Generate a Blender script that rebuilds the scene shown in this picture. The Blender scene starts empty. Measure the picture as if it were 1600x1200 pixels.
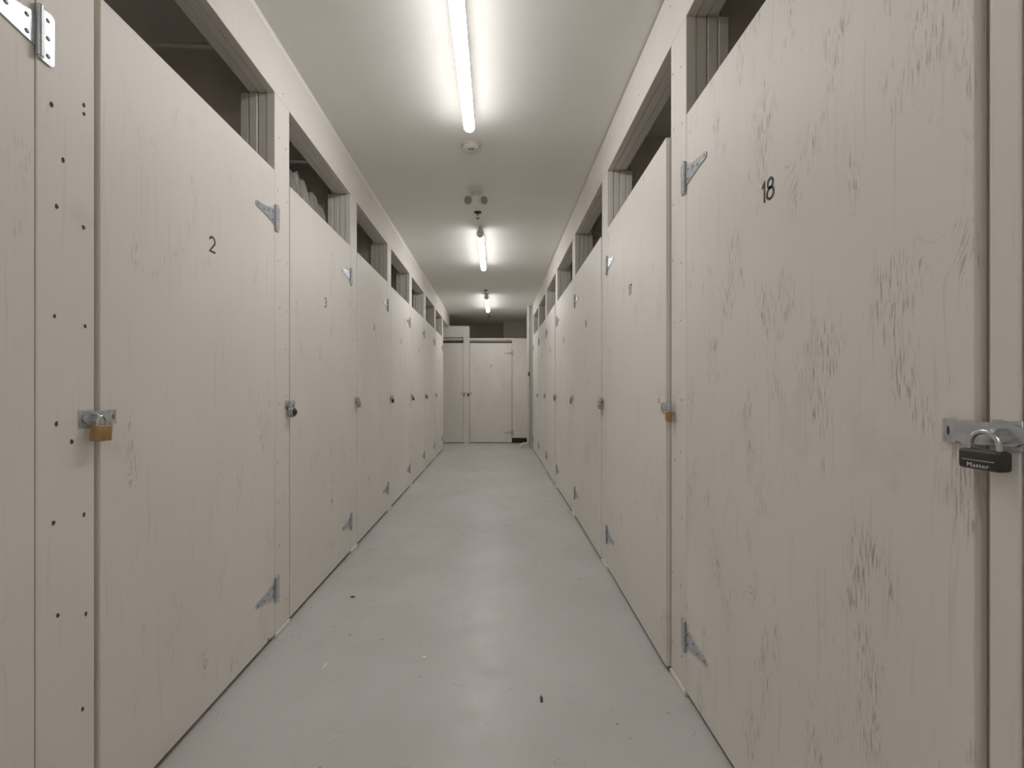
import bpy, bmesh, math, random
from mathutils import Vector, Matrix
random.seed(11)
R = math.radians
SC = bpy.context.scene
COL = SC.collection

# ------------------------------------------------------------------ camera, world, exposure
CAM_H = 1.08
cam_d = bpy.data.cameras.new('camera')
cam = bpy.data.objects.new('camera', cam_d)
COL.objects.link(cam)
cam.location = (0, 0, CAM_H)
cam.rotation_euler = (R(90), 0, 0)
cam_d.sensor_width = 36.0
cam_d.lens = 16.0                      # 711 px focal length at 1600 px
cam_d.shift_x = (800 - 775.0) / 1600
cam_d.shift_y = (609.4 - 600) / 1600
cam_d.clip_start = 0.02
SC.camera = cam

w = bpy.data.worlds.new('world')
SC.world = w
w.use_nodes = True
w.node_tree.nodes['Background'].inputs[0].default_value = (0.5, 0.48, 0.45, 1)
w.node_tree.nodes['Background'].inputs[1].default_value = 0.02

SC.view_settings.view_transform = 'Standard'
SC.view_settings.look = 'None'
SC.view_settings.gamma = 1
SC.view_settings.use_curve_mapping = False
SC.view_settings.exposure = 2.38
TUBE_STRENGTH = 9.0
try:
    SC.cycles.max_bounces = 10
    SC.cycles.diffuse_bounces = 7
    SC.cycles.sample_clamp_indirect = 6.0
except Exception:
    pass

# ------------------------------------------------------------------ measurements (metres)
LX = -0.960          # face of the left row
RX = 0.669           # face of the right row
CEIL = CAM_H + 1.558
L_OPEN, L_TOP = CAM_H + 1.294, CAM_H + 1.515     # header underside / top, left row
R_OPEN, R_TOP = CAM_H + 1.317, CAM_H + 1.550
L_DOOR, R_DOOR = CAM_H + 0.952, CAM_H + 0.967    # door tops
ROW_END = 8.27
FAR = 9.27           # face of the lockers across the end
BACK = 10.9
POST_W = 0.138
DEPTH = 1.25         # locker depth
Y_BACK = -3.2        # wall behind the camera

# ------------------------------------------------------------------ materials
def srgb(r, g, b):
    f = lambda c: (c / 255 / 12.92) if c / 255 <= 0.04045 else ((c / 255 + 0.055) / 1.055) ** 2.4
    return (f(r), f(g), f(b), 1)

class NT:
    def __init__(self, name):
        self.m = bpy.data.materials.new(name)
        self.m.use_nodes = True
        self.t = self.m.node_tree
        self.b = self.t.nodes['Principled BSDF']
    def n(self, typ, **kw):
        o = self.t.nodes.new(typ)
        for k, v in kw.items():
            setattr(o, k, v)
        return o
    def l(self, a, b):
        self.t.links.new(a, b)
    def math(self, op, a, b=None, c=None):
        o = self.n('ShaderNodeMath', operation=op)
        for i, v in enumerate((a, b, c)):
            if v is None: continue
            if isinstance(v, (int, float)): o.inputs[i].default_value = v
            else: self.l(v, o.inputs[i])
        return o.outputs[0]
    def ramp(self, x, lo, hi, a=0.0, b=1.0):
        o = self.n('ShaderNodeMapRange', interpolation_type='SMOOTHSTEP')
        self.l(x, o.inputs[0])
        for i, v in enumerate((lo, hi, a, b)):
            o.inputs[i + 1].default_value = v
        return o.outputs[0]
    def mix(self, fac, a, b):
        o = self.n('ShaderNodeMix', data_type='RGBA')
        if isinstance(fac, (int, float)): o.inputs[0].default_value = fac
        else: self.l(fac, o.inputs[0])
        for i, v in ((6, a), (7, b)):
            if isinstance(v, tuple): o.inputs[i].default_value = v
            else: self.l(v, o.inputs[i])
        return o.outputs[2]
    def noise(self, vec, scale=1.0, detail=2.0, rough=0.5):
        o = self.n('ShaderNodeTexNoise')
        o.inputs['Scale'].default_value = scale
        o.inputs['Detail'].default_value = detail
        o.inputs['Roughness'].default_value = rough
        if vec is not None: self.l(vec, o.inputs['Vector'])
        return o.outputs[0]
    def comb(self, x, y, z=0.0):
        o = self.n('ShaderNodeCombineXYZ')
        for i, v in enumerate((x, y, z)):
            if isinstance(v, (int, float)): o.inputs[i].default_value = v
            else: self.l(v, o.inputs[i])
        return o.outputs[0]
    def bump(self, h, strength, dist):
        o = self.n('ShaderNodeBump')
        o.inputs['Strength'].default_value = strength
        o.inputs['Distance'].default_value = dist
        self.l(h, o.inputs['Height'])
        self.l(o.outputs[0], self.b.inputs['Normal'])

def plain(name, col, rough=0.5, metal=0.0, var=0.0, vscale=40):
    k = NT(name)
    k.b.inputs['Roughness'].default_value = rough
    k.b.inputs['Metallic'].default_value = metal
    if var:
        g = k.n('ShaderNodeNewGeometry')
        nz = k.noise(g.outputs['Position'], vscale, 3)
        d = tuple(c * (1 - var) for c in col[:3]) + (1,)
        k.l(k.mix(k.ramp(nz, 0.35, 0.65), d, col), k.b.inputs['Base Color'])
        k.l(k.ramp(nz, 0.3, 0.7, rough * 0.85, min(1, rough * 1.2)), k.b.inputs['Roughness'])
    else:
        k.b.inputs['Base Color'].default_value = col
    return k.m

PAINT = srgb(227, 222, 215)
def painted_wood(name, base=PAINT, marks=0.5, lo=0.56, bump=0.25, rough=0.5, knots=1.0, seed=0.0):
    """satin beige paint over plywood: raised grain, worn streaks in patches, knots"""
    k = NT(name)
    g = k.n('ShaderNodeNewGeometry')
    s = k.n('ShaderNodeSeparateXYZ')
    k.l(g.outputs['Position'], s.inputs[0])
    lat = k.math('ADD', k.math('MULTIPLY_ADD', s.outputs[0], 2.37, s.outputs[1]), seed)
    ver = s.outputs[2]
    # knots
    vo = k.n('ShaderNodeTexVoronoi')
    vo.inputs['Scale'].default_value = 1.0
    k.l(k.comb(k.math('MULTIPLY', lat, 5.0), k.math('MULTIPLY', ver, 2.6)), vo.inputs['Vector'])
    d = vo.outputs['Distance']
    kn = k.ramp(d, 0.0, 0.33, 1.0, 0.0)
    wob = k.noise(k.comb(k.math('MULTIPLY', lat, 9), k.math('MULTIPLY', ver, 2.4)), 1.0, 2)
    lat2 = k.math('ADD', lat, k.math('MULTIPLY_ADD', kn, 0.075 * knots, k.math('MULTIPLY', wob, 0.035)))
    fine = k.noise(k.comb(k.math('MULTIPLY', lat2, 300), k.math('MULTIPLY', ver, 21)), 1.0, 3, 0.6)
    grain = k.noise(k.comb(k.math('MULTIPLY', lat2, 95), k.math('MULTIPLY', ver, 2.2)), 1.0, 2, 0.5)
    patch = k.noise(k.comb(k.math('MULTIPLY', lat, 9.0), k.math('MULTIPLY', ver, 3.6), 3.1), 1.0, 5, 0.62)
    pm = k.ramp(patch, lo, lo + 0.13)
    kring = k.math('MULTIPLY', k.ramp(d, 0.05, 0.22, 1.0, 0.0), k.ramp(k.noise(k.comb(k.math('MULTIPLY', lat, 2.2), k.math('MULTIPLY', ver, 1.3), 9.0)), 0.43, 0.51))
    pm2 = k.math('MAXIMUM', pm, k.math('MULTIPLY', kring, 0.8))
    st = k.ramp(fine, 0.50, 0.62)
    streak = k.math('MULTIPLY', st, pm2)
    # long thin lines of open grain everywhere, weak
    lines = k.math('MULTIPLY', k.ramp(grain, 0.60, 0.72), 0.22)
    tot = k.math('MULTIPLY', k.math('MAXIMUM', streak, lines), marks)
    dot = k.math('MULTIPLY', k.math('MULTIPLY', k.ramp(d, 0.028, 0.045, 1.0, 0.0), knots), k.math('MULTIPLY', kring, 1.3))
    tot = k.math('MINIMUM', k.math('MAXIMUM', tot, k.math('MULTIPLY', dot, 0.8)), 1.0)
    # hand smudges, big and faint
    sm = k.noise(k.comb(k.math('MULTIPLY', lat, 3.2), k.math('MULTIPLY', ver, 2.4), 7.7), 1.0, 4, 0.62)
    smm = k.ramp(sm, 0.62, 0.74, 0.0, 0.13)
    tone = k.noise(k.comb(k.math('MULTIPLY', lat, 1.3), k.math('MULTIPLY', ver, 0.9), 1.7), 1.0, 2)
    b2 = tuple(c * 0.94 for c in base[:3]) + (1,)
    c0 = k.mix(k.ramp(tone, 0.35, 0.65), b2, base)
    c1 = k.mix(smm, c0, srgb(120, 108, 95))
    c2 = k.mix(tot, c1, srgb(112, 100, 88))
    k.l(c2, k.b.inputs['Base Color'])
    k.l(k.ramp(fine, 0.3, 0.7, rough * 0.9, rough * 1.15), k.b.inputs['Roughness'])
    hgt = k.math('ADD', k.math('MULTIPLY', fine, 0.5), k.math('MULTIPLY_ADD', grain, 0.8, k.math('MULTIPLY', tot, -1.2)))
    k.bump(hgt, bump, 0.0012)
    return k.m

def floor_mat():
    k = NT('grey_floor_paint')
    g = k.n('ShaderNodeNewGeometry')
    P = g.outputs['Position']
    s = k.n('ShaderNodeSeparateXYZ'); k.l(P, s.inputs[0])
    big = k.noise(P, 1.6, 4, 0.55)
    mid = k.noise(P, 9.0, 4, 0.6)
    a, b = srgb(194, 194, 192), srgb(186, 186, 183)
    c = k.mix(k.ramp(big, 0.35, 0.65), b, a)
    c = k.mix(k.ramp(mid, 0.56, 0.78, 0, 0.12), c, srgb(156, 153, 147))
    # scuffs: thin broken lines
    v = k.n('ShaderNodeTexVoronoi', feature='DISTANCE_TO_EDGE')
    v.inputs['Scale'].default_value = 4.4
    wv = k.n('ShaderNodeVectorMath', operation='ADD')
    nz = k.n('ShaderNodeTexNoise'); nz.inputs['Scale'].default_value = 5.0; k.l(P, nz.inputs['Vector'])
    ms = k.n('ShaderNodeVectorMath', operation='SCALE'); ms.inputs['Scale'].default_value = 0.5
    k.l(nz.outputs['Color'], ms.inputs[0]); k.l(P, wv.inputs[0]); k.l(ms.outputs[0], wv.inputs[1])
    k.l(wv.outputs[0], v.inputs['Vector'])
    ln = k.ramp(v.outputs['Distance'], 0.0, 0.007, 1, 0)
    brk = k.ramp(k.noise(P, 4.3, 4, 0.65), 0.55, 0.64)
    c = k.mix(k.math('MULTIPLY', k.math('MULTIPLY', ln, brk), 0.75), c, srgb(84, 80, 74))
    # specks
    sp = k.n('ShaderNodeTexVoronoi'); sp.inputs['Scale'].default_value = 16.0; k.l(P, sp.inputs['Vector'])
    spk = k.math('MULTIPLY', k.ramp(sp.outputs['Distance'], 0.05, 0.10, 1, 0), k.ramp(k.noise(P, 2.9, 2), 0.50, 0.57))
    c = k.mix(k.math('MULTIPLY', spk, 0.65), c, srgb(92, 88, 80))
    k.l(c, k.b.inputs['Base Color'])
    k.l(k.ramp(mid, 0.3, 0.7, 0.31, 0.42), k.b.inputs['Roughness'])
    k.bump(k.noise(P, 60, 3), 0.06, 0.002)
    return k.m

def ceiling_mat():
    k = NT('ceiling_paint')
    g = k.n('ShaderNodeNewGeometry')
    P = g.outputs['Position']
    n1 = k.noise(P, 1.2, 3)
    k.l(k.mix(k.ramp(n1, 0.3, 0.7), srgb(232, 231, 227), srgb(237, 236, 232)), k.b.inputs['Base Color'])
    k.b.inputs['Roughness'].default_value = 0.85
    k.bump(k.noise(P, 130, 3), 0.25, 0.003)
    return k.m

M = {}
M['frame'] = painted_wood('painted_frame_board', marks=0.35, lo=0.62, bump=0.15, knots=0.4)
M['door'] = painted_wood('painted_plywood_door', marks=0.42, lo=0.56, bump=0.2)
M['door_worn'] = painted_wood('worn_painted_plywood_door', marks=0.58, lo=0.51, bump=0.25, seed=3.3)
M['interior'] = painted_wood('unpainted_partition_board', base=srgb(222, 214, 205), marks=0.3, bump=0.1)
M['wall'] = plain('wall_paint', srgb(214, 208, 198), 0.8, 0, 0.06, 3)
M['floor'] = floor_mat()
M['ceiling'] = ceiling_mat()
M['hole'] = plain('nail_hole', srgb(84, 72, 62), 0.9)
M['zinc'] = plain('galvanised_steel', srgb(196, 200, 205), 0.34, 0.6, 0.16, 70)
M['screw'] = plain('screw_head', srgb(120, 122, 124), 0.4, 0.7)
M['chrome'] = plain('polished_steel', srgb(205, 205, 205), 0.18, 1.0)
M['steel'] = plain('brushed_steel', srgb(176, 173, 165), 0.32, 0.95, 0.15, 90)
M['brass'] = plain('brass', srgb(172, 142, 98), 0.42, 0.5, 0.15, 60)
M['black'] = plain('black_vinyl_cover', srgb(52, 49, 46), 0.45)
M['dark'] = plain('dark_metal', srgb(70, 64, 58), 0.4, 0.5)
M['white_ink'] = plain('white_print', srgb(215, 213, 208), 0.5)
M['ink'] = plain('black_number_paint', srgb(44, 40, 34), 0.5)
M['plastic'] = plain('white_plastic', srgb(216, 214, 208), 0.4, 0, 0.03, 20)
M['pvc'] = plain('white_pvc', srgb(205, 203, 196), 0.35, 0, 0.06, 12)
M['vinyl'] = plain('black_kick', srgb(34, 26, 27), 0.6)
M['glass'] = plain('lamp_lens', srgb(176, 174, 168), 0.15, 0.2, 0.55, 160)
M['paper'] = plain('paper', srgb(238, 236, 230), 0.7)
M['cloth'] = plain('dark_blue_cloth', srgb(46, 42, 62), 0.9, 0, 0.25, 30)
M['grey_cloth'] = plain('grey_cloth', srgb(130, 128, 124), 0.9, 0, 0.2, 30)
k = NT('led_tube_light')
k.b.inputs['Base Color'].default_value = (0.9, 0.9, 0.9, 1)
k.b.inputs['Emission Color'].default_value = (1.0, 0.984, 0.975, 1)
g = k.n('ShaderNodeNewGeometry')
s = k.n('ShaderNodeSeparateXYZ'); k.l(g.outputs['Normal'], s.inputs[0])
# the strip of diodes faces down, so the diffuser is brightest underneath and weaker at its sides
k.l(k.ramp(s.outputs[2], -0.95, 0.1, TUBE_STRENGTH, TUBE_STRENGTH * 0.3), k.b.inputs['Emission Strength'])
M['led'] = k.m
k = NT('clear_plastic_film')
k.b.inputs['Base Color'].default_value = srgb(150, 148, 144)
k.b.inputs['Roughness'].default_value = 0.16
k.b.inputs['Specular IOR Level'].default_value = 1.0
k.b.inputs['Coat Weight'].default_value = 0.8
k.b.inputs['Alpha'].default_value = 0.85
g = k.n('ShaderNodeNewGeometry')
k.bump(k.noise(g.outputs['Position'], 26, 4, 0.65), 0.9, 0.02)
M['film'] = k.m

# ------------------------------------------------------------------ mesh helpers
def obj(name, bm, mat, parent=None, smooth=False):
    bmesh.ops.recalc_face_normals(bm, faces=bm.faces)
    me = bpy.data.meshes.new(name)
    bm.to_mesh(me); bm.free()
    for m in (mat if isinstance(mat, (list, tuple)) else [mat]):
        me.materials.append(m)
    if smooth:
        for p in me.polygons: p.use_smooth = True
        try: me.set_sharp_from_angle(angle=R(40))
        except Exception: pass
    o = bpy.data.objects.new(name, me)
    COL.objects.link(o)
    if parent is not None: o.parent = parent
    return o

def tag(o, label, cat, group=None):
    o['label'] = label; o['category'] = cat
    if group: o['group'] = group
    return o

def thing(name, label, cat, loc=(0, 0, 0), rz=0.0, group=None):
    o = bpy.data.objects.new(name, None)
    o.empty_display_size = 0.05
    COL.objects.link(o)
    o.location = loc; o.rotation_euler = (0, 0, rz)
    return tag(o, label, cat, group)

def struct(name, bm, mat):
    o = obj(name, bm, mat)
    o['kind'] = 'structure'
    return o

def box(bm, x0, x1, y0, y1, z0, z1, bev=0.0, mi=0, seg=1):
    vs = [bm.verts.new((x, y, z)) for x in (x0, x1) for y in (y0, y1) for z in (z0, z1)]
    F = [(0, 1, 3, 2), (4, 6, 7, 5), (0, 4, 5, 1), (2, 3, 7, 6), (0, 2, 6, 4), (1, 5, 7, 3)]
    fs = [bm.faces.new([vs[i] for i in f]) for f in F]
    for f in fs: f.material_index = mi
    if bev:
        es = list({e for f in fs for e in f.edges})
        r = bmesh.ops.bevel(bm, geom=es, offset=bev, segments=seg, affect='EDGES', profile=0.5)
        for f in r['faces']: f.material_index = mi
    return fs

def prism(bm, pts, y0, y1, mi=0, bev=0.0):
    """outline pts (x,z) extruded from y0 to y1"""
    a = [bm.verts.new((p[0], y0, p[1])) for p in pts]
    b = [bm.verts.new((p[0], y1, p[1])) for p in pts]
    n = len(pts)
    fs = [bm.faces.new(a), bm.faces.new(list(reversed(b)))]
    for i in range(n):
        fs.append(bm.faces.new([a[i], b[i], b[(i + 1) % n], a[(i + 1) % n]]))
    for f in fs: f.material_index = mi
    return fs

def cyl(bm, c, axis, r, h, n=20, r2=None, mi=0):
    """capped cylinder starting at c along axis"""
    ax = Vector(axis).normalized()
    t = Vector((0, 0, 1)) if abs(ax.z) < 0.9 else Vector((1, 0, 0))
    u = ax.cross(t).normalized(); v = ax.cross(u)
    r2 = r if r2 is None else r2
    c = Vector(c)
    A = [bm.verts.new(c + (u * math.cos(2 * math.pi * i / n) + v * math.sin(2 * math.pi * i / n)) * r) for i in range(n)]
    B = [bm.verts.new(c + ax * h + (u * math.cos(2 * math.pi * i / n) + v * math.sin(2 * math.pi * i / n)) * r2) for i in range(n)]
    fs = [bm.faces.new(A), bm.faces.new(list(reversed(B)))]
    for i in range(n):
        fs.append(bm.faces.new([A[i], B[i], B[(i + 1) % n], A[(i + 1) % n]]))
    for f in fs: f.material_index = mi

def lathe(bm, c, axis, prof, n=28, mi=0):
    """profile [(radius, distance along axis)]"""
    ax = Vector(axis).normalized()
    t = Vector((0, 0, 1)) if abs(ax.z) < 0.9 else Vector((1, 0, 0))
    u = ax.cross(t).normalized(); v = ax.cross(u)
    c = Vector(c)
    rings = []
    for r, h in prof:
        if r < 1e-6:
            rings.append([bm.verts.new(c + ax * h)])
        else:
            rings.append([bm.verts.new(c + ax * h + (u * math.cos(2 * math.pi * i / n) + v * math.sin(2 * math.pi * i / n)) * r) for i in range(n)])
    for A, B in zip(rings, rings[1:]):
        for i in range(n):
            j = (i + 1) % n
            if len(A) == 1 and len(B) == 1: continue
            if len(A) == 1: f = bm.faces.new([A[0], B[i], B[j]])
            elif len(B) == 1: f = bm.faces.new([A[i], B[0], A[j]])
            else: f = bm.faces.new([A[i], B[i], B[j], A[j]])
            f.material_index = mi
    for rg, rev in ((rings[0], False), (rings[-1], True)):
        if len(rg) > 1:
            bm.faces.new(list(reversed(rg)) if rev else rg).material_index = mi

def tube(bm, pts, r, n=12, mi=0):
    pts = [Vector(p) for p in pts]
    rings = []
    prev = None
    for i, p in enumerate(pts):
        d = (pts[min(i + 1, len(pts) - 1)] - pts[max(i - 1, 0)]).normalized()
        if prev is None:
            t = Vector((0, 0, 1)) if abs(d.z) < 0.9 else Vector((1, 0, 0))
            u = d.cross(t).normalized()
        else:
            u = (prev - d * prev.dot(d)).normalized()
        prev = u
        v = d.cross(u)
        rr = r[i] if isinstance(r, (list, tuple)) else r
        rings.append([bm.verts.new(p + (u * math.cos(2 * math.pi * k / n) + v * math.sin(2 * math.pi * k / n)) * rr) for k in range(n)])
    for A, B in zip(rings, rings[1:]):
        for i in range(n):
            j = (i + 1) % n
            bm.faces.new([A[i], B[i], B[j], A[j]]).material_index = mi
    bm.faces.new(rings[0]).material_index = mi
    bm.faces.new(list(reversed(rings[-1]))).material_index = mi

def flip(bm, o):
    if o < 0:
        for v in bm.verts: v.co.y = -v.co.y

# ------------------------------------------------------------------ setting
def sbox(name, mat, *a):
    bm = bmesh.new(); box(bm, *a)
    return struct(name, bm, mat)

LB, RB = LX - DEPTH, RX + DEPTH
sbox('floor', M['floor'], LB - 0.1, RB + 0.1, Y_BACK - 0.1, BACK + 0.1, -0.1, 0.0)
sbox('ceiling', M['ceiling'], LB - 0.1, RB + 0.1, Y_BACK - 0.1, BACK + 0.1, CEIL, CEIL + 0.1)
sbox('wall_back', M['wall'], LB - 0.1, RB + 0.1, BACK, BACK + 0.1, 0, CEIL)
sbox('wall_front', M['wall'], LB - 0.1, RB + 0.1, Y_BACK - 0.1, Y_BACK, 0, CEIL)
sbox('wall_left', M['wall'], LB - 0.1, LB, Y_BACK, BACK, 0, CEIL)
sbox('wall_right', M['wall'], RB, RB + 0.1, Y_BACK, ROW_END + 0.09, 0, CEIL)
# the solid wall carrying on past the last right-hand locker, and the pier in the far corner
sbox('wall_right_end', M['wall'], 0.640, RB + 0.1, ROW_END + 0.09, BACK, 0, CEIL)
sbox('wall_pier', M['wall'], 0.17, 0.640, BACK - 0.45, BACK, 0, CEIL)
# plain continuation of the locker fronts behind the camera
sbox('wall_left_near', M['frame'], LX - 0.037, LX, Y_BACK, 0.062, 0, L_TOP)
sbox('wall_right_near', M['frame'], RX, RX + 0.037, Y_BACK, 0.476, 0, R_TOP)
# set-back strip between the left header and the ceiling
sbox('trim_1', M['ceiling'], LX - .050, LX - .008, Y_BACK, FAR + 0.15, L_TOP + .012, CEIL)

# ------------------------------------------------------------------ framing
def left_posts():
    return [2.114 + 1.0258 * k for k in range(-1, 7)]          # far edges of the posts
L_POST = left_posts()
R_POST = [0.618, 1.740, 2.872, 3.985, 5.115, 6.165, 7.215, ROW_END]

def post(x, out, y1, h, label, holes=None, split=None, width=POST_W, seed=0):
    """post whose face lies on plane x, outward normal out*X, spanning y1-width..y1"""
    rnd = random.Random(seed)
    t = thing('door_post', label, 'post', (x, y1 - width / 2, 0), 0, 'painted posts between the locker doors')
    hw = width / 2
    bm = bmesh.new()
    X = lambda d: -out * d                       # depth d behind the face
    lo = 0.022
    segs = [(-hw, hw)] if not split else [(-hw, split[0]), (split[1], hw)]
    for a, b in segs:
        box(bm, min(X(0), X(.036)), max(X(0), X(.036)), a, b, lo, h, 0.0018)
    pts = []
    if holes is None:
        z = 0.12 + rnd.random() * 0.1
        while z < h - 0.05:
            pts.append((-hw * 0.52 + rnd.uniform(-.012, .012), z + rnd.uniform(-.03, .03)))
            pts.append((hw * 0.60 + rnd.uniform(-.012, .012), z + rnd.uniform(-.03, .03)))
            z += rnd.uniform(0.19, 0.27)
        rad = 0.0035
    else:
        pts = holes; rad = 0.0047
    for py, pz in pts:
        n = 7
        ph = rnd.random() * 6
        c = bm.verts.new((X(-0.0002), py, pz))
        ring = [bm.verts.new((X(-0.0005), py + rad * math.cos(ph + i * 2 * math.pi / n) * rnd.uniform(.6, 1.1),
                              pz + rad * 1.25 * math.sin(ph + i * 2 * math.pi / n) * rnd.uniform(.7, 1.2))) for i in range(n)]
        for i in range(n):
            bm.faces.new([c, ring[i], ring[(i + 1) % n]]).material_index = 1
    obj('face_board', bm, [M['frame'], M['hole']], t)
    for i in range(3):
        d0 = 0.0385 + i * 0.0385
        bm = bmesh.new()
        j0, j1 = rnd.uniform(0, .004), rnd.uniform(0, .004)
        box(bm, min(X(d0), X(d0 + .036)), max(X(d0), X(d0 + .036)), -hw + j0, hw - j1, 0, h, 0.003)
        obj('stud', bm, M['frame'], t)
    bm = bmesh.new()                               # strip added behind the lock edge so the door gap looks dim
    box(bm, min(X(.0215), X(.075)), max(X(.0215), X(.075)), hw + .0005, hw + .026, .03, h - .34, 0.001)
    obj('added_gap_strip', bm, M['frame'], t)
    bm = bmesh.new()
    a, b = X(-0.006), X(0.036)
    box(bm, min(a, b), max(a, b), -hw + .001, hw - .001, 0, 0.021, 0.003)
    obj('sole_block', bm, M['frame'], t)
    return t

px2 = lambda x, y, fx: (fx / abs(775 - x), CAM_H + (609.4 - y) * (fx / abs(775 - x)) / 711)
near_holes = [(80, 163), (131, 164), (131, 178), (88, 322), (130, 355), (85, 494), (133, 510), (88, 662), (83, 817), (131, 804),
              (90, 962), (134, 959), (129, 1108), (112, 690), (98, 250)]
c0 = L_POST[0] - POST_W / 2
hp = [(px2(a, b, 682.7)[0] - c0, px2(a, b, 682.7)[1]) for a, b in near_holes]
LP_LAB = ['wide beige post between doors 1 and 2, nearest on the left',
          'beige post between doors 2 and 3 with rows of nail holes',
          'narrow looking beige post between doors 3 and 4',
          'beige post between doors 4 and 5 on the left',
          'beige post between doors 5 and 6 on the left',
          'beige post between doors 6 and 7 on the left',
          'beige post between doors 7 and 8 on the left',
          'last beige post on the left, closing the row past door 8']
for i, y in enumerate(L_POST):
    post(LX, 1, y, L_OPEN, LP_LAB[i], hp if i == 0 else None, seed=20 + i)
RP_LAB = ['beige post cut by the right edge of the picture, beside the black padlock',
          'beige post with nail holes between doors 17 and 18',
          'beige post between doors 16 and 17 on the right',
          'beige post between doors 15 and 16 on the right',
          'beige post between doors 14 and 15 on the right',
          'beige post between doors 13 and 14 on the right',
          'beige post between doors 12 and 13 on the right',
          'last beige post on the right, beside the white pipe']
for i, y in enumerate(R_POST):
    post(RX, -1, y, R_OPEN, RP_LAB[i], [] if i == 0 else None,
         split=(POST_W / 2 - .041, POST_W / 2 - .037) if i == 0 else None, seed=50 + i)

def header(x, out, y0, y1, z0, z1, label):
    t = thing('header_beam', label, 'beam', (x, (y0 + y1) / 2, z0))
    L = (y1 - y0) / 2
    h = z1 - z0
    X = lambda d: -out * d
    rnd = random.Random(int(abs(x) * 100))
    bm = bmesh.new()
    box(bm, min(X(0), X(.036)), max(X(0), X(.036)), -L, L, 0, h, 0.0018)
    for i in range(46):                              # nail holes in clusters above the posts
        py = -L + rnd.random() * 2 * L
        pz = rnd.choice((0.03, 0.06, 0.15, 0.18)) + rnd.uniform(-.012, .012)
        c = bm.verts.new((X(-0.0002), py, pz))
        n = 6
        ring = [bm.verts.new((X(-0.0005), py + .0035 * math.cos(i * 2 * math.pi / n), pz + .0042 * math.sin(i * 2 * math.pi / n))) for i in range(n)]
        for i in range(n):
            bm.faces.new([c, ring[i], ring[(i + 1) % n]]).material_index = 1
    obj('face_board', bm, [M['frame'], M['hole']], t)
    for i in range(2):
        d0 = 0.0385 + i * 0.0385
        bm = bmesh.new()
        box(bm, min(X(d0), X(d0 + .036)), max(X(d0), X(d0 + .036)), -L, L, 0.001 + 0.002 * i, h, 0.002)
        obj('backing_board', bm, M['frame'], t)
    return t
header(LX, 1, 0.062, 9.42, L_OPEN, L_TOP, 'long beige header board over the doors of the left row')
header(RX, -1, 0.476, ROW_END, R_OPEN, R_TOP, 'long beige header board over the doors of the right row')

# partitions between lockers
for i, y in enumerate(L_POST):
    sbox('wall_partition', M['interior'], LB, LX - 0.155, y - POST_W / 2 - .008, y - POST_W / 2 + .008, 0, CEIL)
for i, y in enumerate(R_POST):
    sbox('wall_partition', M['interior'], RX + 0.155, RB, y - POST_W / 2 - .008, y - POST_W / 2 + .008, 0, CEIL)

# ------------------------------------------------------------------ doors
def arc(cx, cz, r, a0, a1, n=14, rx=None):
    rx = r if rx is None else rx
    return [(cx + rx * math.cos(R(a0 + (a1 - a0) * i / n)), cz + r * math.sin(R(a0 + (a1 - a0) * i / n))) for i in range(n + 1)]
DIG = {
    '0': [arc(.3, .5, .5, 90, 450, 26, .28)],
    '1': [[(.10, .76), (.30, .98), (.30, 0)]],
    '2': [arc(.3, .72, .28, 165, -35) + [(.04, .02), (.62, .02)]],
    '3': [arc(.27, .75, .25, 150, -80) + arc(.27, .26, .27, 80, -150)],
    '4': [[(.46, 0), (.46, .98), (.0, .30), (.66, .30)]],
    '5': [[(.56, .98), (.14, .98), (.09, .56)] + arc(.27, .31, .31, 115, -150)],
    '6': [[(.50, 1.0), (.30, .76)] + arc(.3, .29, .29, 150, 510, 22)],
    '7': [[(.02, .98), (.60, .98), (.22, 0)]],
    '8': [arc(.3, .76, .23, 270, 630, 20, .21), arc(.3, .27, .27, 90, 450, 22, .27)],
    '9': [[(.10, 0), (.50, .55)] + arc(.3, .71, .28, -30, 330, 22)],
}
def ribbon(bm, pts, wd, y0, y1):
    P = [Vector((p[0], p[1])) for p in pts]
    n = len(P)
    closed = (P[0] - P[-1]).length < 1e-5
    if closed: P = P[:-1]; n -= 1
    Ls, Rs = [], []
    for i in range(n):
        if closed: a, b = P[(i - 1) % n], P[(i + 1) % n]
        else: a, b = P[max(i - 1, 0)], P[min(i + 1, n - 1)]
        d1 = (P[i] - a).normalized() if (P[i] - a).length > 1e-9 else None
        d2 = (b - P[i]).normalized() if (b - P[i]).length > 1e-9 else None
        if d1 is None: d1 = d2
        if d2 is None: d2 = d1
        d = (d1 + d2).normalized()
        nn = Vector((-d.y, d.x))
        k = 1.0 / max(0.5, nn.dot(Vector((-d1.y, d1.x))))
        Ls.append(P[i] + nn * wd / 2 * k); Rs.append(P[i] - nn * wd / 2 * k)
    m = n if closed else n - 1
    V = lambda p, y: bm.verts.new((p.x, y, p.y))
    lt = [V(p, y1) for p in Ls]; rt = [V(p, y1) for p in Rs]
    lb = [V(p, y0) for p in Ls]; rb = [V(p, y0) for p in Rs]
    for i in range(m):
        j = (i + 1) % n
        bm.faces.new([lt[i], lt[j], rt[j], rt[i]])
        bm.faces.new([lb[i], rb[i], rb[j], lb[j]])
        bm.faces.new([lt[i], lb[i], lb[j], lt[j]])
        bm.faces.new([rt[i], rt[j], rb[j], rb[i]])
    if not closed:
        bm.faces.new([lt[0], rt[0], rb[0], lb[0]])
        bm.faces.new([lt[-1], lb[-1], rb[-1], rt[-1]])

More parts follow.
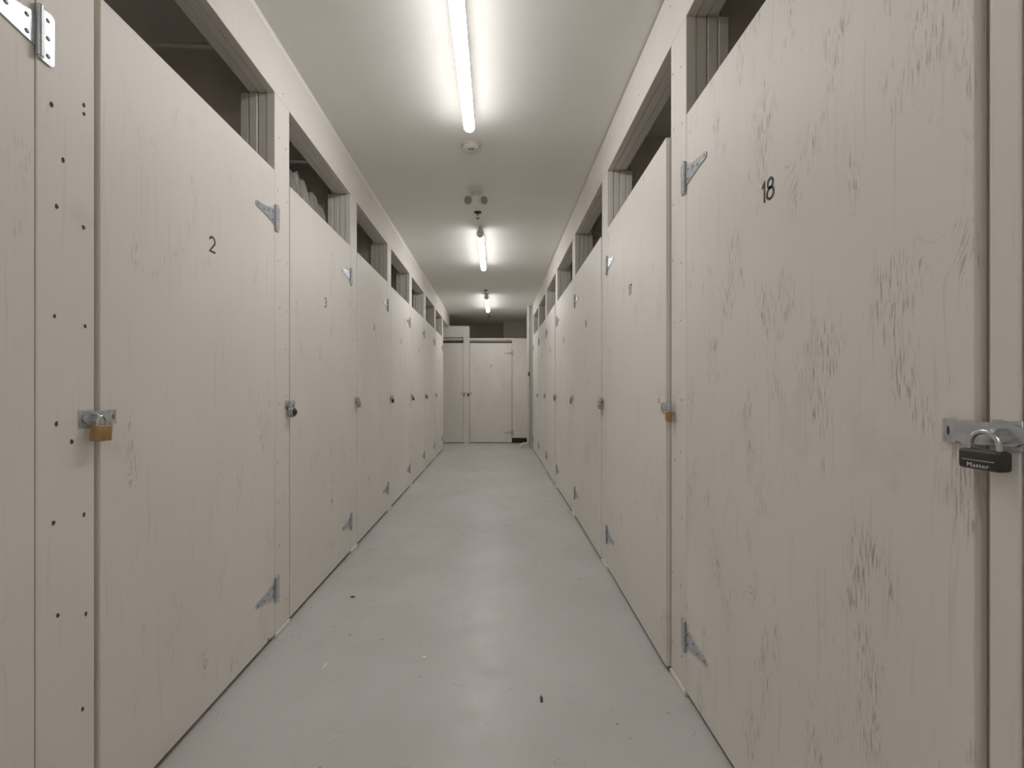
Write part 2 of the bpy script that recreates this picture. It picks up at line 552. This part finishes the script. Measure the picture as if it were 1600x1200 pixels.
def number(text, uc, vc, o, parent, h=0.050):
    """digits laid on the door face, centred at (uc, vc); text runs along -o*u"""
    bm = bmesh.new()
    adv = [0.42 if c == '1' else 0.78 for c in text]
    tot = sum(adv) - 0.16
    x = -tot / 2
    for c, a in zip(text, adv):
        off = 0.06 if c == '1' else 0.0
        for st in DIG[c]:
            ribbon(bm, [(uc - o * (x - off + p[0]) * h, vc + (p[1] - .5) * h) for p in st], 0.0062 * h / .05, 0.0002, 0.0010)
        x += a
    flip(bm, o)
    return obj('door_number', bm, M['ink'], parent)

def hinge(o, v, parent, flat=False):
    # strap on the door
    bm = bmesh.new()
    up = [(0.004, .034), (.03, .029), (.08, .019), (.128, .0125), (.136, .0130), (.150, .0120), (.158, .007), (.160, 0)]
    pts = [(u, v + z) for u, z in up] + [(u, v - z) for u, z in reversed(up[:-1])]
    prism(bm, pts, 0.0003, 0.0032)
    for u, z in ((.022, .017), (.022, -.017), (.062, 0.008), (.098, -.004), (.146, 0)):
        lathe(bm, (u, 0.0030, v + z), (0, 1, 0), [(.0048, 0), (.0042, .0010), (.0022, .0018), (0, .0019)], 10, 1)
    flip(bm, o)
    h = obj('hinge', bm, [M['zinc'], M['screw']], parent)
    bm = bmesh.new()
    cyl(bm, (0.0, 0.0075, v - .052), (0, 0, 1), 0.0064, 0.104, 14)
    lathe(bm, (0.0, 0.0075, v + .052), (0, 0, 1), [(.0068, 0), (.0068, .002), (.003, .004), (0, .0042)], 12)
    lathe(bm, (0.0, 0.0075, v - .052), (0, 0, -1), [(.0045, 0), (.0045, .004), (0, .0055)], 12)
    flip(bm, o)
    obj('knuckle', bm, M['zinc'], h, smooth=True)
    bm = bmesh.new()
    prism(bm, [(-.002, v - .053), (-.002, v + .053), (-.028, v + .056), (-.036, v + .050), (-.036, v - .050), (-.028, v - .056)], 0.0016, 0.0040)
    for z in (-.038, 0, .038):
        lathe(bm, (-.021, 0.0038, v + z), (0, 1, 0), [(.0048, 0), (.0042, .0010), (.0022, .0018), (0, .0019)], 10, 1)
    flip(bm, o)
    obj('post_leaf', bm, [M['zinc'], M['screw']], h)
    return h

HASP_Z = CAM_H - 0.066
def hasp(o, W, parent, z=HASP_Z, gap=0.012, off=.02):
    e = W + gap
    tip = off + .025
    bm = bmesh.new()                                   # fixed leaf and swinging strap
    prism(bm, [(W - .036, z - .017), (W - .036, z + .017), (W - .020, z + .017), (W - .019, z + .0145), (W - .012, z + .0145), (W - .010, z + .017),
               (e + tip - .014, z + .014), (e + tip - .004, z + .009), (e + tip, z), (e + tip - .004, z - .009), (e + tip - .014, z - .014),
               (W - .010, z - .017), (W - .012, z - .0145), (W - .019, z - .0145), (W - .020, z - .017)], 0.004, 0.0062)
    cyl(bm, (W - .036, 0.0040, z - .017), (0, 0, 1), .0036, .034, 10)
    box(bm, W - .034, W - .004, 0.0003, 0.0030, z - .013, z + .013)
    flip(bm, o)
    h = obj('hasp', bm, M['zinc'], parent)
    bm = bmesh.new()
    prism(bm, arc(W - .030, z, .007, 0, 360, 10, .0018)[:-1], 0.0062, 0.0066)
    flip(bm, o)
    obj('slot', bm, M['dark'], h)
    bm = bmesh.new()                                   # staple
    pts = [(e + off, 0.0012, z + .0085), (e + off, 0.014, z + .0085)] + \
          [(e + off, 0.014 + .0085 * math.sin(R(a)), z + .0085 * math.cos(R(a))) for a in range(20, 181, 20)] + [(e + off, 0.0012, z - .0085)]
    tube(bm, pts, .0026, 10)
    box(bm, e + .006, e + .042, 0.0009, .0026, z - .020, z + .020, .0006)
    flip(bm, o)
    obj('staple', bm, M['zinc'], h, smooth=True)
    return h

def door(name_no, x, y_hinge, rz, o, W, z0, z1, label, mat, ajar=0.0, num_v=CAM_H + .492, with_hasp=True, gap=.012, thick=.019, lab_group='numbered locker doors', off=.02, hz=HASP_Z, num_u=0.0, digit_h=.05):
    t = thing('locker_door', label, 'door', (x, y_hinge, 0), rz + o * ajar, lab_group)
    bm = bmesh.new()
    box(bm, 0.003, W, -thick, 0.0, z0, z1, 0.0012)
    flip(bm, o)
    obj('door_panel', bm, mat, t)
    if name_no:
        number(name_no, W / 2 + num_u, num_v, o, t, digit_h)
    hinge(o, CAM_H + 0.750, t)
    hinge(o, CAM_H - 0.868, t)
    if with_hasp: hasp(o, W, t, hz, gap, off)
    return t

# --- padlocks
def rbox(bm, x0, x1, y0, y1, z0, z1, r, seg=3, mi=0):
    box(bm, x0, x1, y0, y1, z0, z1, r, mi, seg)

def padlock(pos, rz, o, label, kind, tilt=0.0, s=1.0):
    """pos = world position of the staple loop; hangs from it"""
    t = thing('padlock', label, 'padlock', pos, rz, 'padlocks on the locker doors')
    if tilt: t.rotation_euler = (0, R(tilt), rz)
    yc = 0.021
    spec = {  # width, height, depth, shackle half width, shackle rise, body mat
        'brass': (.046, .038, .017, .0125, .021, 'brass'),
        'brass_small': (.034, .036, .015, .010, .019, 'brass'),
        'black': (.053, .027, .020, .0180, .024, 'black'),
        'dark': (.038, .034, .018, .012, .020, 'dark'),
        'steel': (.040, .036, .020, .012, .020, 'steel'),
        'steel_small': (.034, .030, .016, .010, .018, 'steel'),
        'dial': (.048, .048, .020, .013, .020, 'steel')}[kind]
    wd, ht, dp, hw, rise, mat = spec
    top = 0.004 - rise                                # body top below the staple
    bm = bmesh.new()
    if kind == 'dial':
        lathe(bm, (0, yc - dp / 2, top - ht / 2 + .004), (0, 1, 0), [(ht / 2 - .003, 0), (ht / 2, .003), (ht / 2, dp - .003), (ht / 2 - .003, dp)], 32)
    else:
        rbox(bm, -wd / 2, wd / 2, yc - dp / 2, yc + dp / 2, top - ht, top, .0035 if kind != 'black' else .005)
    flip(bm, o)
    b = obj('lock_body', bm, M[mat], t, smooth=True)
    bm = bmesh.new()
    r = .0036
    pts = [(-hw, yc, top - .004), (-hw, yc, top + rise - hw)] + \
          [(-hw * math.cos(R(a)), yc, top + rise - hw + hw * math.sin(R(a))) for a in range(15, 180, 15)] + \
          [(hw, yc, top + rise - hw), (hw, yc, top - .004)]
    tube(bm, pts, r, 12)
    flip(bm, o)
    obj('shackle', bm, M['chrome'], t, smooth=True)
    if kind == 'dial':
        cz = top - ht / 2 + .004
        bm = bmesh.new()
        lathe(bm, (0, yc + dp / 2, cz), (0, 1, 0), [(.0185, 0), (.0185, .003), (.016, .0045), (.009, .0045), (.0085, .010), (.006, .0115), (0, .0115)], 28)
        flip(bm, o)
        d = obj('dial', bm, M['dark'], b, smooth=True)
        bm = bmesh.new()
        for i in range(40):
            a = R(i * 9)
            u, z = math.cos(a), math.sin(a)
            ribbon(bm, [(.0130 * u, cz + .0130 * z), ((.0155 if i % 5 else .0160) * u, cz + (.0155 if i % 5 else .0160) * z)], .0006, yc + dp / 2 + .0045, yc + dp / 2 + .0048)
        flip(bm, o)
        obj('dial_marks', bm, M['white_ink'], d)
    else:
        bm = bmesh.new()                              # keyway collar underneath
        cyl(bm, (0, yc, top - ht - .0012), (0, 0, 1), .0058, .0025, 16)
        flip(bm, o)
        obj('keyway', bm, M['steel'], b)
    if kind == 'black':
        f = yc + dp / 2
        bm = bmesh.new()
        box(bm, -.019, .021, f + .0000, f + .0004, top - .0147, top - .0140)
        flip(bm, o)
        obj('printed_line', bm, M['white_ink'], b)
        cu = bpy.data.curves.new('printed_name', 'FONT')
        cu.body = 'Master'
        cu.size = .0082; cu.extrude = .0002; cu.align_x = 'CENTER'; cu.space_character = 1.1
        tmp = bpy.data.objects.new('tmp', cu); COL.objects.link(tmp)
        dg = bpy.context.evaluated_depsgraph_get()
        me = bpy.data.meshes.new_from_object(tmp.evaluated_get(dg))
        bpy.data.objects.remove(tmp)
        me.name = 'printed_name'
        # text x -> -o*u (reads left to right from the corridor), text y -> z
        me.transform(Matrix(((-o * 1.12, 0, 0, .001), (0, 0, o, o * (f + .0002)), (0, 1, 0, top - .0237), (0, 0, 0, 1))))
        me.materials.clear(); me.materials.append(M['white_ink'])
        ob = bpy.data.objects.new('printed_name', me); COL.objects.link(ob); ob.parent = b
    return t

# left row, hinges on the far side; rotation -90: u -> -Y, outward -> +X
RZ = R(-90)
W_L = 1.0258 - POST_W
LD = [  # number, label, padlock kind, lock label, gap at the lock side
    ('2', 'large beige plywood door numbered 2 with brass padlock', 'brass', 'brass padlock with steel shackle hanging on door 2', .016),
    ('3', 'beige plywood door numbered 3 with round dial padlock', 'dial', 'round steel combination padlock with dark dial on door 3', .008),
    ('4', 'beige door numbered 4, third on the left, scuffed low down', 'steel', 'steel padlock hanging on the edge of door 4', .009),
    ('5', 'beige door numbered 5 on the left with dark padlock', 'dark', 'dark padlock on the edge of door 5', .005),
    ('6', 'beige door numbered 6 on the left with slanted grey smudge', 'dark', 'small dark padlock on the edge of door 6', .006),
    ('7', 'narrow looking beige door numbered 7, second from the far end of the left row', 'dark', 'small dark padlock on door 7, far along the left row', .006),
    ('8', 'beige door numbered 8, last of the left row', 'steel_small', 'small steel padlock on door 8, last of the left row', .006)]
for i, (no, lab, kind, llab, gp) in enumerate(LD):
    y0, y1 = L_POST[i], L_POST[i + 1] - POST_W
    W = (y1 - y0) - gp
    door(no, LX, y1, RZ, 1, W, 0.020, L_DOOR + random.Random(i).uniform(-.004, .003), lab, M['door'], gap=gp, off=.012 if i == 0 else .02)
    padlock((LX, y0 - (.003 if i == 0 else .018), HASP_Z), RZ, 1, llab, kind, tilt=[-4, 3, 0, 2, 0, 0, 0][i])
# door 1: only its far edge is in the picture
door('', LX, L_POST[0] - POST_W, RZ, 1, 0.88, 0.020, L_DOOR, 'beige door cut by the left edge of the picture, before door 2', M['door'], with_hasp=False)

RD = [
    ('18', 'large worn beige plywood door numbered 18 with black padlock', 'black', 'black covered padlock with white print on door 18', .019, 0.0),
    ('17', 'beige plywood door numbered 17 standing slightly proud, brass padlock', 'brass_small', 'small brass padlock on the edge of door 17', .004, 1.0),
    ('16', 'beige door numbered 16, third on the right', 'steel', 'square steel padlock on the edge of door 16', .004, 0.45),
    ('15', 'beige door numbered 15 on the right', 'brass_small', 'small brass padlock on the edge of door 15', .005, 0.0),
    ('14', 'beige door numbered 14 on the right with top corner proud of its post', 'brass_small', 'small brass padlock on the edge of door 14', .005, 0.6),
    ('13', 'narrow looking beige door numbered 13, second from the far end on the right', 'steel_small', 'small steel padlock on door 13, far along the right row', .006, 0.0),
    ('12', 'beige door numbered 12, last of the right row by the pipe', 'steel_small', 'small steel padlock on door 12, last of the right row', .006, 0.0)]
for i, (no, lab, kind, llab, gp, aj) in enumerate(RD):
    y0, y1 = R_POST[i], R_POST[i + 1] - POST_W
    W = (y1 - y0) - gp
    door(no, RX, y1, RZ, -1, W, 0.020, R_DOOR + random.Random(i + 9).uniform(-.003, .004), lab,
         M['door_worn'] if i == 0 else M['door'], ajar=R(aj), gap=gp, off=.024 if i == 0 else .03, hz=HASP_Z + (.007 if i == 0 else 0))
    padlock((RX, y0 - (.014 if i == 0 else .032), HASP_Z + (.007 if i == 0 else 0)), RZ, -1, llab, kind)

# ------------------------------------------------------------------ lockers across the end
def slab(name, label, cat, x0, x1, y0, y1, z0, z1, mat, bev=.002):
    bm = bmesh.new()
    cx, cy = (x0 + x1) / 2, (y0 + y1) / 2
    box(bm, x0 - cx, x1 - cx, y0 - cy, y1 - cy, 0, z1 - z0, bev)
    o = obj(name, bm, mat); o.location = (cx, cy, z0)
    return tag(o, label, cat)
D11_R = 0.326
slab('door_post', 'beige post between door 11 and its left neighbour at the far end', 'post', -.665, -.541, FAR, FAR + .09, 0, CAM_H + 1.074, M['frame'])
slab('header_beam', 'tall beige header block over the far left end door', 'beam', -1.62, -.541, FAR, FAR + .04, CAM_H + 1.0745, CAM_H + 1.303, M['frame'])
slab('backing_board', 'grey inner board in the slot above the far left end door', 'board', -1.62, -.667, FAR + .05, FAR + .08, CAM_H + 1.02, CAM_H + 1.30, M['interior'])
slab('header_beam', 'thin beige rail over door 11 at the far end', 'beam', -.540, .636, FAR, FAR + .04, CAM_H + 1.016, CAM_H + 1.055, M['frame'])
slab('backing_board', 'grey inner rail in the slot above door 11', 'board', -.540, .636, FAR + .05, FAR + .08, CAM_H + .985, CAM_H + 1.050, M['interior'])
fp = thing('fixed_panel', 'beige fixed panel right of door 11 at the far end', 'panel', (.4815, FAR, 0))
bm = bmesh.new(); box(bm, -.1525, .1525, 0, .019, .105, CAM_H + 1.0155, .0012); obj('board', bm, M['door'], fp)
bm = bmesh.new(); box(bm, -.1525, .1525, .012, .06, 0, .1045); ob = obj('kick_board', bm, M['vinyl'], fp); ob['label'] = 'black kick board at the foot of the panel'
sbox('wall_partition', M['interior'], -.611, -.595, FAR + .095, BACK, 0, 2.084)
sbox('wall_partition', M['interior'], .322, .338, FAR + .095, BACK - .46, 0, 2.084)

sbox('wall_end_added_roof', M['interior'], -1.62, .636, FAR + .095, BACK - .47, 2.085, 2.10)  # roof added over the end lockers to darken the slots above their doors
door('11', D11_R, FAR, R(180), 1, .861, .013, CAM_H + .957, 'beige door numbered 11 facing the corridor at the far end', M['door'], gap=.006)
padlock((-.535 - .026, FAR, HASP_Z), R(180), 1, 'dark padlock on door 11 at the far end', 'dark')
door('', -.665 - .87, FAR, 0, -1, .866, .013, CAM_H + .957, 'beige door half hidden behind the left row, left of door 11', M['door'], gap=.004, lab_group='numbered locker doors')
padlock((-.665 + .022, FAR, HASP_Z), 0, -1, 'steel padlock on the half hidden door left of door 11', 'steel_small')

# ------------------------------------------------------------------ ceiling lamps
LAMP_LAB = ['nearest bright white tube lamp on the ceiling', 'second bright tube lamp, beyond the twin emergency lamps', 'farthest and smallest bright tube lamp on the ceiling',
            'added unseen tube lamp on the ceiling behind the camera']
def tube_lamp(y_far, label):
    t = thing('tube_lamp', label, 'ceiling lamp', (-.152, y_far - .66, CEIL), 0, 'tube lamps along the corridor ceiling')
    L = .66; r = .031; zc = -.062
    bm = bmesh.new()
    # wrap lens: half oval below the housing, far end rounded in plan
    ys = [(L - r + r * math.sin(R(q)), max(.04, math.cos(R(q)))) for q in (88, 75, 60, 45, 30, 15, 0)] + [(-L + .07, 1.0)]
    rings = []
    for y, k_ in ys:
        rings.append([bm.verts.new((r * k_ * math.cos(R(q)), y, zc + .8 * r * math.sin(R(q)) * (k_ if q < 0 else 1))) for q in range(10, -191, -20)])
    for A, B in zip(rings, rings[1:]):
        for i in range(len(A)):
            j = (i + 1) % len(A)
            bm.faces.new([A[i], A[j], B[j], B[i]])
    bm.faces.new(rings[0]); bm.faces.new(list(reversed(rings[-1])))
    obj('lamp_lens', bm, M['led'], t, smooth=True)
    bm = bmesh.new()
    prism(bm, [(-.028, zc + .0062), (-.029, zc + .016), (-.020, zc + .030), (.020, zc + .030), (.029, zc + .016), (.028, zc + .0062)], -L + .07, L - .012)
    obj('housing', bm, M['plastic'], t)
    bm = bmesh.new()
    lathe(bm, (0, -L + .072, zc), (0, -1, 0), [(.0325, 0), (.0335, .004), (.0335, .05), (.030, .062), (.018, .070), (0, .070)], 28)
    obj('end_cap', bm, M['plastic'], t, smooth=True)
    bm = bmesh.new()
    box(bm, -.016, .016, -L + .02, L - .03, zc + .0305, -.0005, .002)
    obj('mounting_rail', bm, M['plastic'], t)
    for yy in (-L * .55, L * .55):
        bm = bmesh.new()
        pts = []
        for a in range(-195, 16, 15):
            pts.append((math.cos(R(a)) * .0335, yy, zc + math.sin(R(a)) * .0275))
        tube(bm, [(p[0], p[1], p[2]) for p in pts if p[2] < -.004], .0022, 8)
        obj('clip', bm, M['steel'], t)
    bm = bmesh.new()
    tube(bm, [(0, -L + .004, zc), (0, -L - .02, zc + .004), (0, -L - .035, zc + .025), (0, -L - .038, -.001)], .004, 8)
    obj('cable', bm, M['plastic'], t)
    return t
for yf, lab in zip((2.62, 5.64, 8.66, -.55), LAMP_LAB):  # the last lamp is added out of view to brighten the near doors
    tube_lamp(yf, lab)

# smoke alarm
t = thing('smoke_alarm', 'round white smoke alarm on the ceiling past the nearest tube lamp', 'smoke alarm', (-.158, 2.90, CEIL))
bm = bmesh.new(); lathe(bm, (0, 0, 0), (0, 0, -1), [(.064, 0), (.064, .008), (.058, .012)], 36); obj('base_ring', bm, M['plastic'], t, smooth=True)
bm = bmesh.new(); lathe(bm, (0, 0, -.010), (0, 0, -1), [(.054, 0), (.056, .010), (.050, .022), (.036, .028), (0, .029)], 36); hd = obj('sensor_head', bm, M['plastic'], t, smooth=True)
bm = bmesh.new()
for xx in (-.014, .004):
    box(bm, xx, xx + .013, -.034, -.026, -.0405, -.0355)
obj('vent', bm, M['dark'], hd)

# twin emergency lamp
t = thing('emergency_lamp', 'white twin head emergency lamp on the ceiling', 'emergency lamp', (-.158, 3.53, CEIL))
bm = bmesh.new(); lathe(bm, (0, 0, 0), (0, 0, -1), [(.062, 0), (.062, .012), (.055, .022), (.030, .026), (0, .026)], 32); obj('ceiling_plate', bm, M['plastic'], t, smooth=True)
for sx in (-1, 1):
    bm = bmesh.new()
    tube(bm, [(sx * .022, 0, -.024), (sx * .030, -.004, -.045), (sx * .046, -.006, -.060)], .009, 12)
    obj('swivel_arm', bm, M['plastic'], t, smooth=True)
    ax = Vector((sx * .55, -1, -.10)) if sx > 0 else Vector((-.12, -1, -.15))
    ax.normalize()
    c = Vector((sx * .056, .01, -.088))
    bm = bmesh.new()
    lathe(bm, c - ax * .035, ax, [(0, 0), (.020, .002), (.028, .016), (.036, .045), (.037, .056), (.033, .056)], 28)
    h = obj('lamp_head', bm, M['plastic'], t, smooth=True)
    bm = bmesh.new()
    lathe(bm, c - ax * .035, ax, [(.0325, .0545), (.026, .058), (0, .061)], 24)
    ob = obj('lens', bm, M['glass'], h, smooth=True)

# sprinklers
def sprinkler(y, x, label):
    t = thing('sprinkler_head', label, 'sprinkler', (x, y, CEIL), 0, 'sprinkler heads in the ceiling')
    bm = bmesh.new(); lathe(bm, (0, 0, 0), (0, 0, -1), [(.034, 0), (.033, .004), (.016, .012), (.012, .012)], 28); obj('escutcheon', bm, M['dark'], t, smooth=True)
    bm = bmesh.new(); cyl(bm, (0, 0, -.010), (0, 0, -1), .008, .018, 14)
    for s in (-1, 1):
        tube(bm, [(s * .006, 0, -.026), (s * .013, 0, -.036), (s * .011, 0, -.046), (0, 0, -.054)], .0022, 8)
    obj('frame', bm, M['steel'], t, smooth=True)
    bm = bmesh.new(); cyl(bm, (0, 0, -.054), (0, 0, -1), .014, .002, 18); obj('deflector', bm, M['dark'], t)
sprinkler(3.99, -.160, 'dark sprinkler head just beyond the twin emergency lamp')
sprinkler(7.10, -.158, 'small dark sprinkler head before the farthest tube lamp')
sprinkler(9.55, -.148, 'tiny dark sprinkler head past the farthest tube lamp')

# ------------------------------------------------------------------ pipe in the far right corner
t = thing('drain_pipe', 'white plastic drain pipe with floor elbow at the end of the right row', 'pipe', (.606, 8.43, 0))
bm = bmesh.new(); cyl(bm, (0, 0, .165), (0, 0, 1), .030, CEIL - .167, 20); obj('riser', bm, M['pvc'], t, smooth=True)
bm = bmesh.new()
pts = [(0, 0, .19), (0, 0, .14)] + [(-.055 + .055 * math.cos(R(a)), -.02 * (a / 90), .14 - .055 * math.sin(R(a))) for a in range(15, 91, 15)]
pts += [(-.09, -.03, .083)] + [(-.09 - .055 * math.sin(R(a)), -.03, .028 + .055 * math.cos(R(a))) for a in range(15, 91, 15)] + [(-.145, -.03, .001)]
tube(bm, pts, .029, 18); obj('elbow', bm, M['pvc'], t, smooth=True)
bm = bmesh.new(); cyl(bm, (0, 0, .155), (0, 0, 1), .036, .045, 20); obj('coupling', bm, M['pvc'], t, smooth=True)
bm = bmesh.new(); box(bm, -.014, .014, -.034, -.029, CAM_H + .26, CAM_H + .33, .001); obj('tag', bm, M['dark'], t)
slab('corner_channel', 'narrow galvanised channel between the white pipe and door 12', 'channel', .650, .668, ROW_END + .004, ROW_END + .055, 0.002, CEIL - .002, M['zinc'], .001)

# ------------------------------------------------------------------ things inside the lockers that show over the doors
def lump(name, label, cat, x0, x1, y0, y1, tops, mat, seed, amp=.03):
    """tall soft parcel standing on the floor; tops = heights along y"""
    rnd = random.Random(seed)
    bm = bmesh.new()
    nx, ny, nz = 7, 26, 14
    def H(f):
        q = f * (len(tops) - 1); i = min(int(q), len(tops) - 2); q -= i
        q = q * q * (3 - 2 * q)
        return tops[i] * (1 - q) + tops[i + 1] * q
    cx, cy = (x0 + x1) / 2, (y0 + y1) / 2
    grid = {}
    def vert(i, j, k):
        if (i, j, k) in grid: return grid[(i, j, k)]
        fy = j / ny
        z = H(fy) * k / nz
        edge = (1 - .35 * max(0, (k - nz + 3) / 3) ** 2)
        xx = (i / nx - .5) * (x1 - x0) * edge
        yy = (fy - .5) * (y1 - y0)
        a = 0 if k == 0 else amp * min(1, k / 4)
        v = bm.verts.new((xx + rnd.uniform(-a, a) * .35, yy + rnd.uniform(-a, a) * .35, z + (rnd.uniform(-a, a) if k == nz else 0)))
        grid[(i, j, k)] = v
        return v
    def quad(a, b, c, d): bm.faces.new([vert(*a), vert(*b), vert(*c), vert(*d)])
    for j in range(ny):
        for k in range(nz):
            for i in (0, nx): quad((i, j, k), (i, j + 1, k), (i, j + 1, k + 1), (i, j, k + 1))
    for i in range(nx):
        for k in range(nz):
            for j in (0, ny): quad((i, j, k), (i + 1, j, k), (i + 1, j, k + 1), (i, j, k + 1))
        for j in range(ny):
            for k in (0, nz): quad((i, j, k), (i + 1, j, k), (i + 1, j + 1, k), (i, j + 1, k))
    o = obj(name, bm, mat, smooth=True)
    o.location = (cx, cy, 0)
    md = o.modifiers.new('smooth', 'SUBSURF'); md.levels = 1; md.render_levels = 2
    return tag(o, label, cat)
lump('plastic_bundle', 'crumpled clear plastic wrapped bundle showing above door 3', 'bundle', LX - .32, LX - .07, 2.17, 2.86,
     [CAM_H + v for v in (1.08, 1.11, 1.17, 1.19, 1.15, 1.16, 1.11)], M['film'], 4, .045)
lump('dark_bag', 'dark blue bag just visible above door 5', 'bag', LX - .50, LX - .17, 4.20, 4.62,
     [CAM_H + v for v in (1.16, 1.20, 1.12, 1.02)], M['cloth'], 5, .03)
lump('grey_bag', 'small grey bundle just visible above door 12', 'bag', RX + .07, RX + .30, 7.60, 8.05,
     [CAM_H + v for v in (.99, 1.03, 1.02, .98)], M['grey_cloth'], 6, .03)

# ------------------------------------------------------------------ litter on the floor
def scrap(x, y, pts, h, label, mat, cat='scrap'):
    bm = bmesh.new()
    pts = [(p[0] * 1.35, p[1] * 1.35) for p in pts]
    a = [bm.verts.new((p[0], p[1], 0.0004)) for p in pts]
    b = [bm.verts.new((p[0] * .9, p[1] * .9, h * (1 + .6 * (i % 2)))) for i, p in enumerate(pts)]
    bm.faces.new(a); bm.faces.new(b)
    for i in range(len(pts)):
        j = (i + 1) % len(pts)
        bm.faces.new([a[i], a[j], b[j], b[i]])
    o = obj('paper_scrap' if mat is M['paper'] else 'dirt_crumb', bm, mat)
    o.location = (x, y, 0)
    tag(o, label, cat)
gx = lambda px, py: ((px - 775) * (711 * CAM_H / (py - 609.4)) / 711, 711 * CAM_H / (py - 609.4))
scrap(*gx(663, 1028), [(-.006, -.004), (.002, -.006), (.007, 0), (.003, .006), (-.005, .004)], .003, 'tiny white paper scrap on the grey floor left of the middle', M['paper'])
scrap(*gx(507, 1040), [(-.002, -.012), (.002, -.012), (.004, .012), (.001, .013)], .0012, 'thin white sliver on the floor below door 3', M['paper'])
scrap(*gx(551, 933), [(-.010, -.003), (.004, -.005), (.010, .001), (-.002, .005)], .003, 'dark crumb on the grey floor a step out from door 3', M['dark'], 'crumb')
scrap(*gx(846, 1093), [(-.003, -.012), (.003, -.010), (.004, .006), (0, .014), (-.004, .004)], .003, 'dark oval crumb on the open floor before the large worn door', M['dark'], 'crumb')
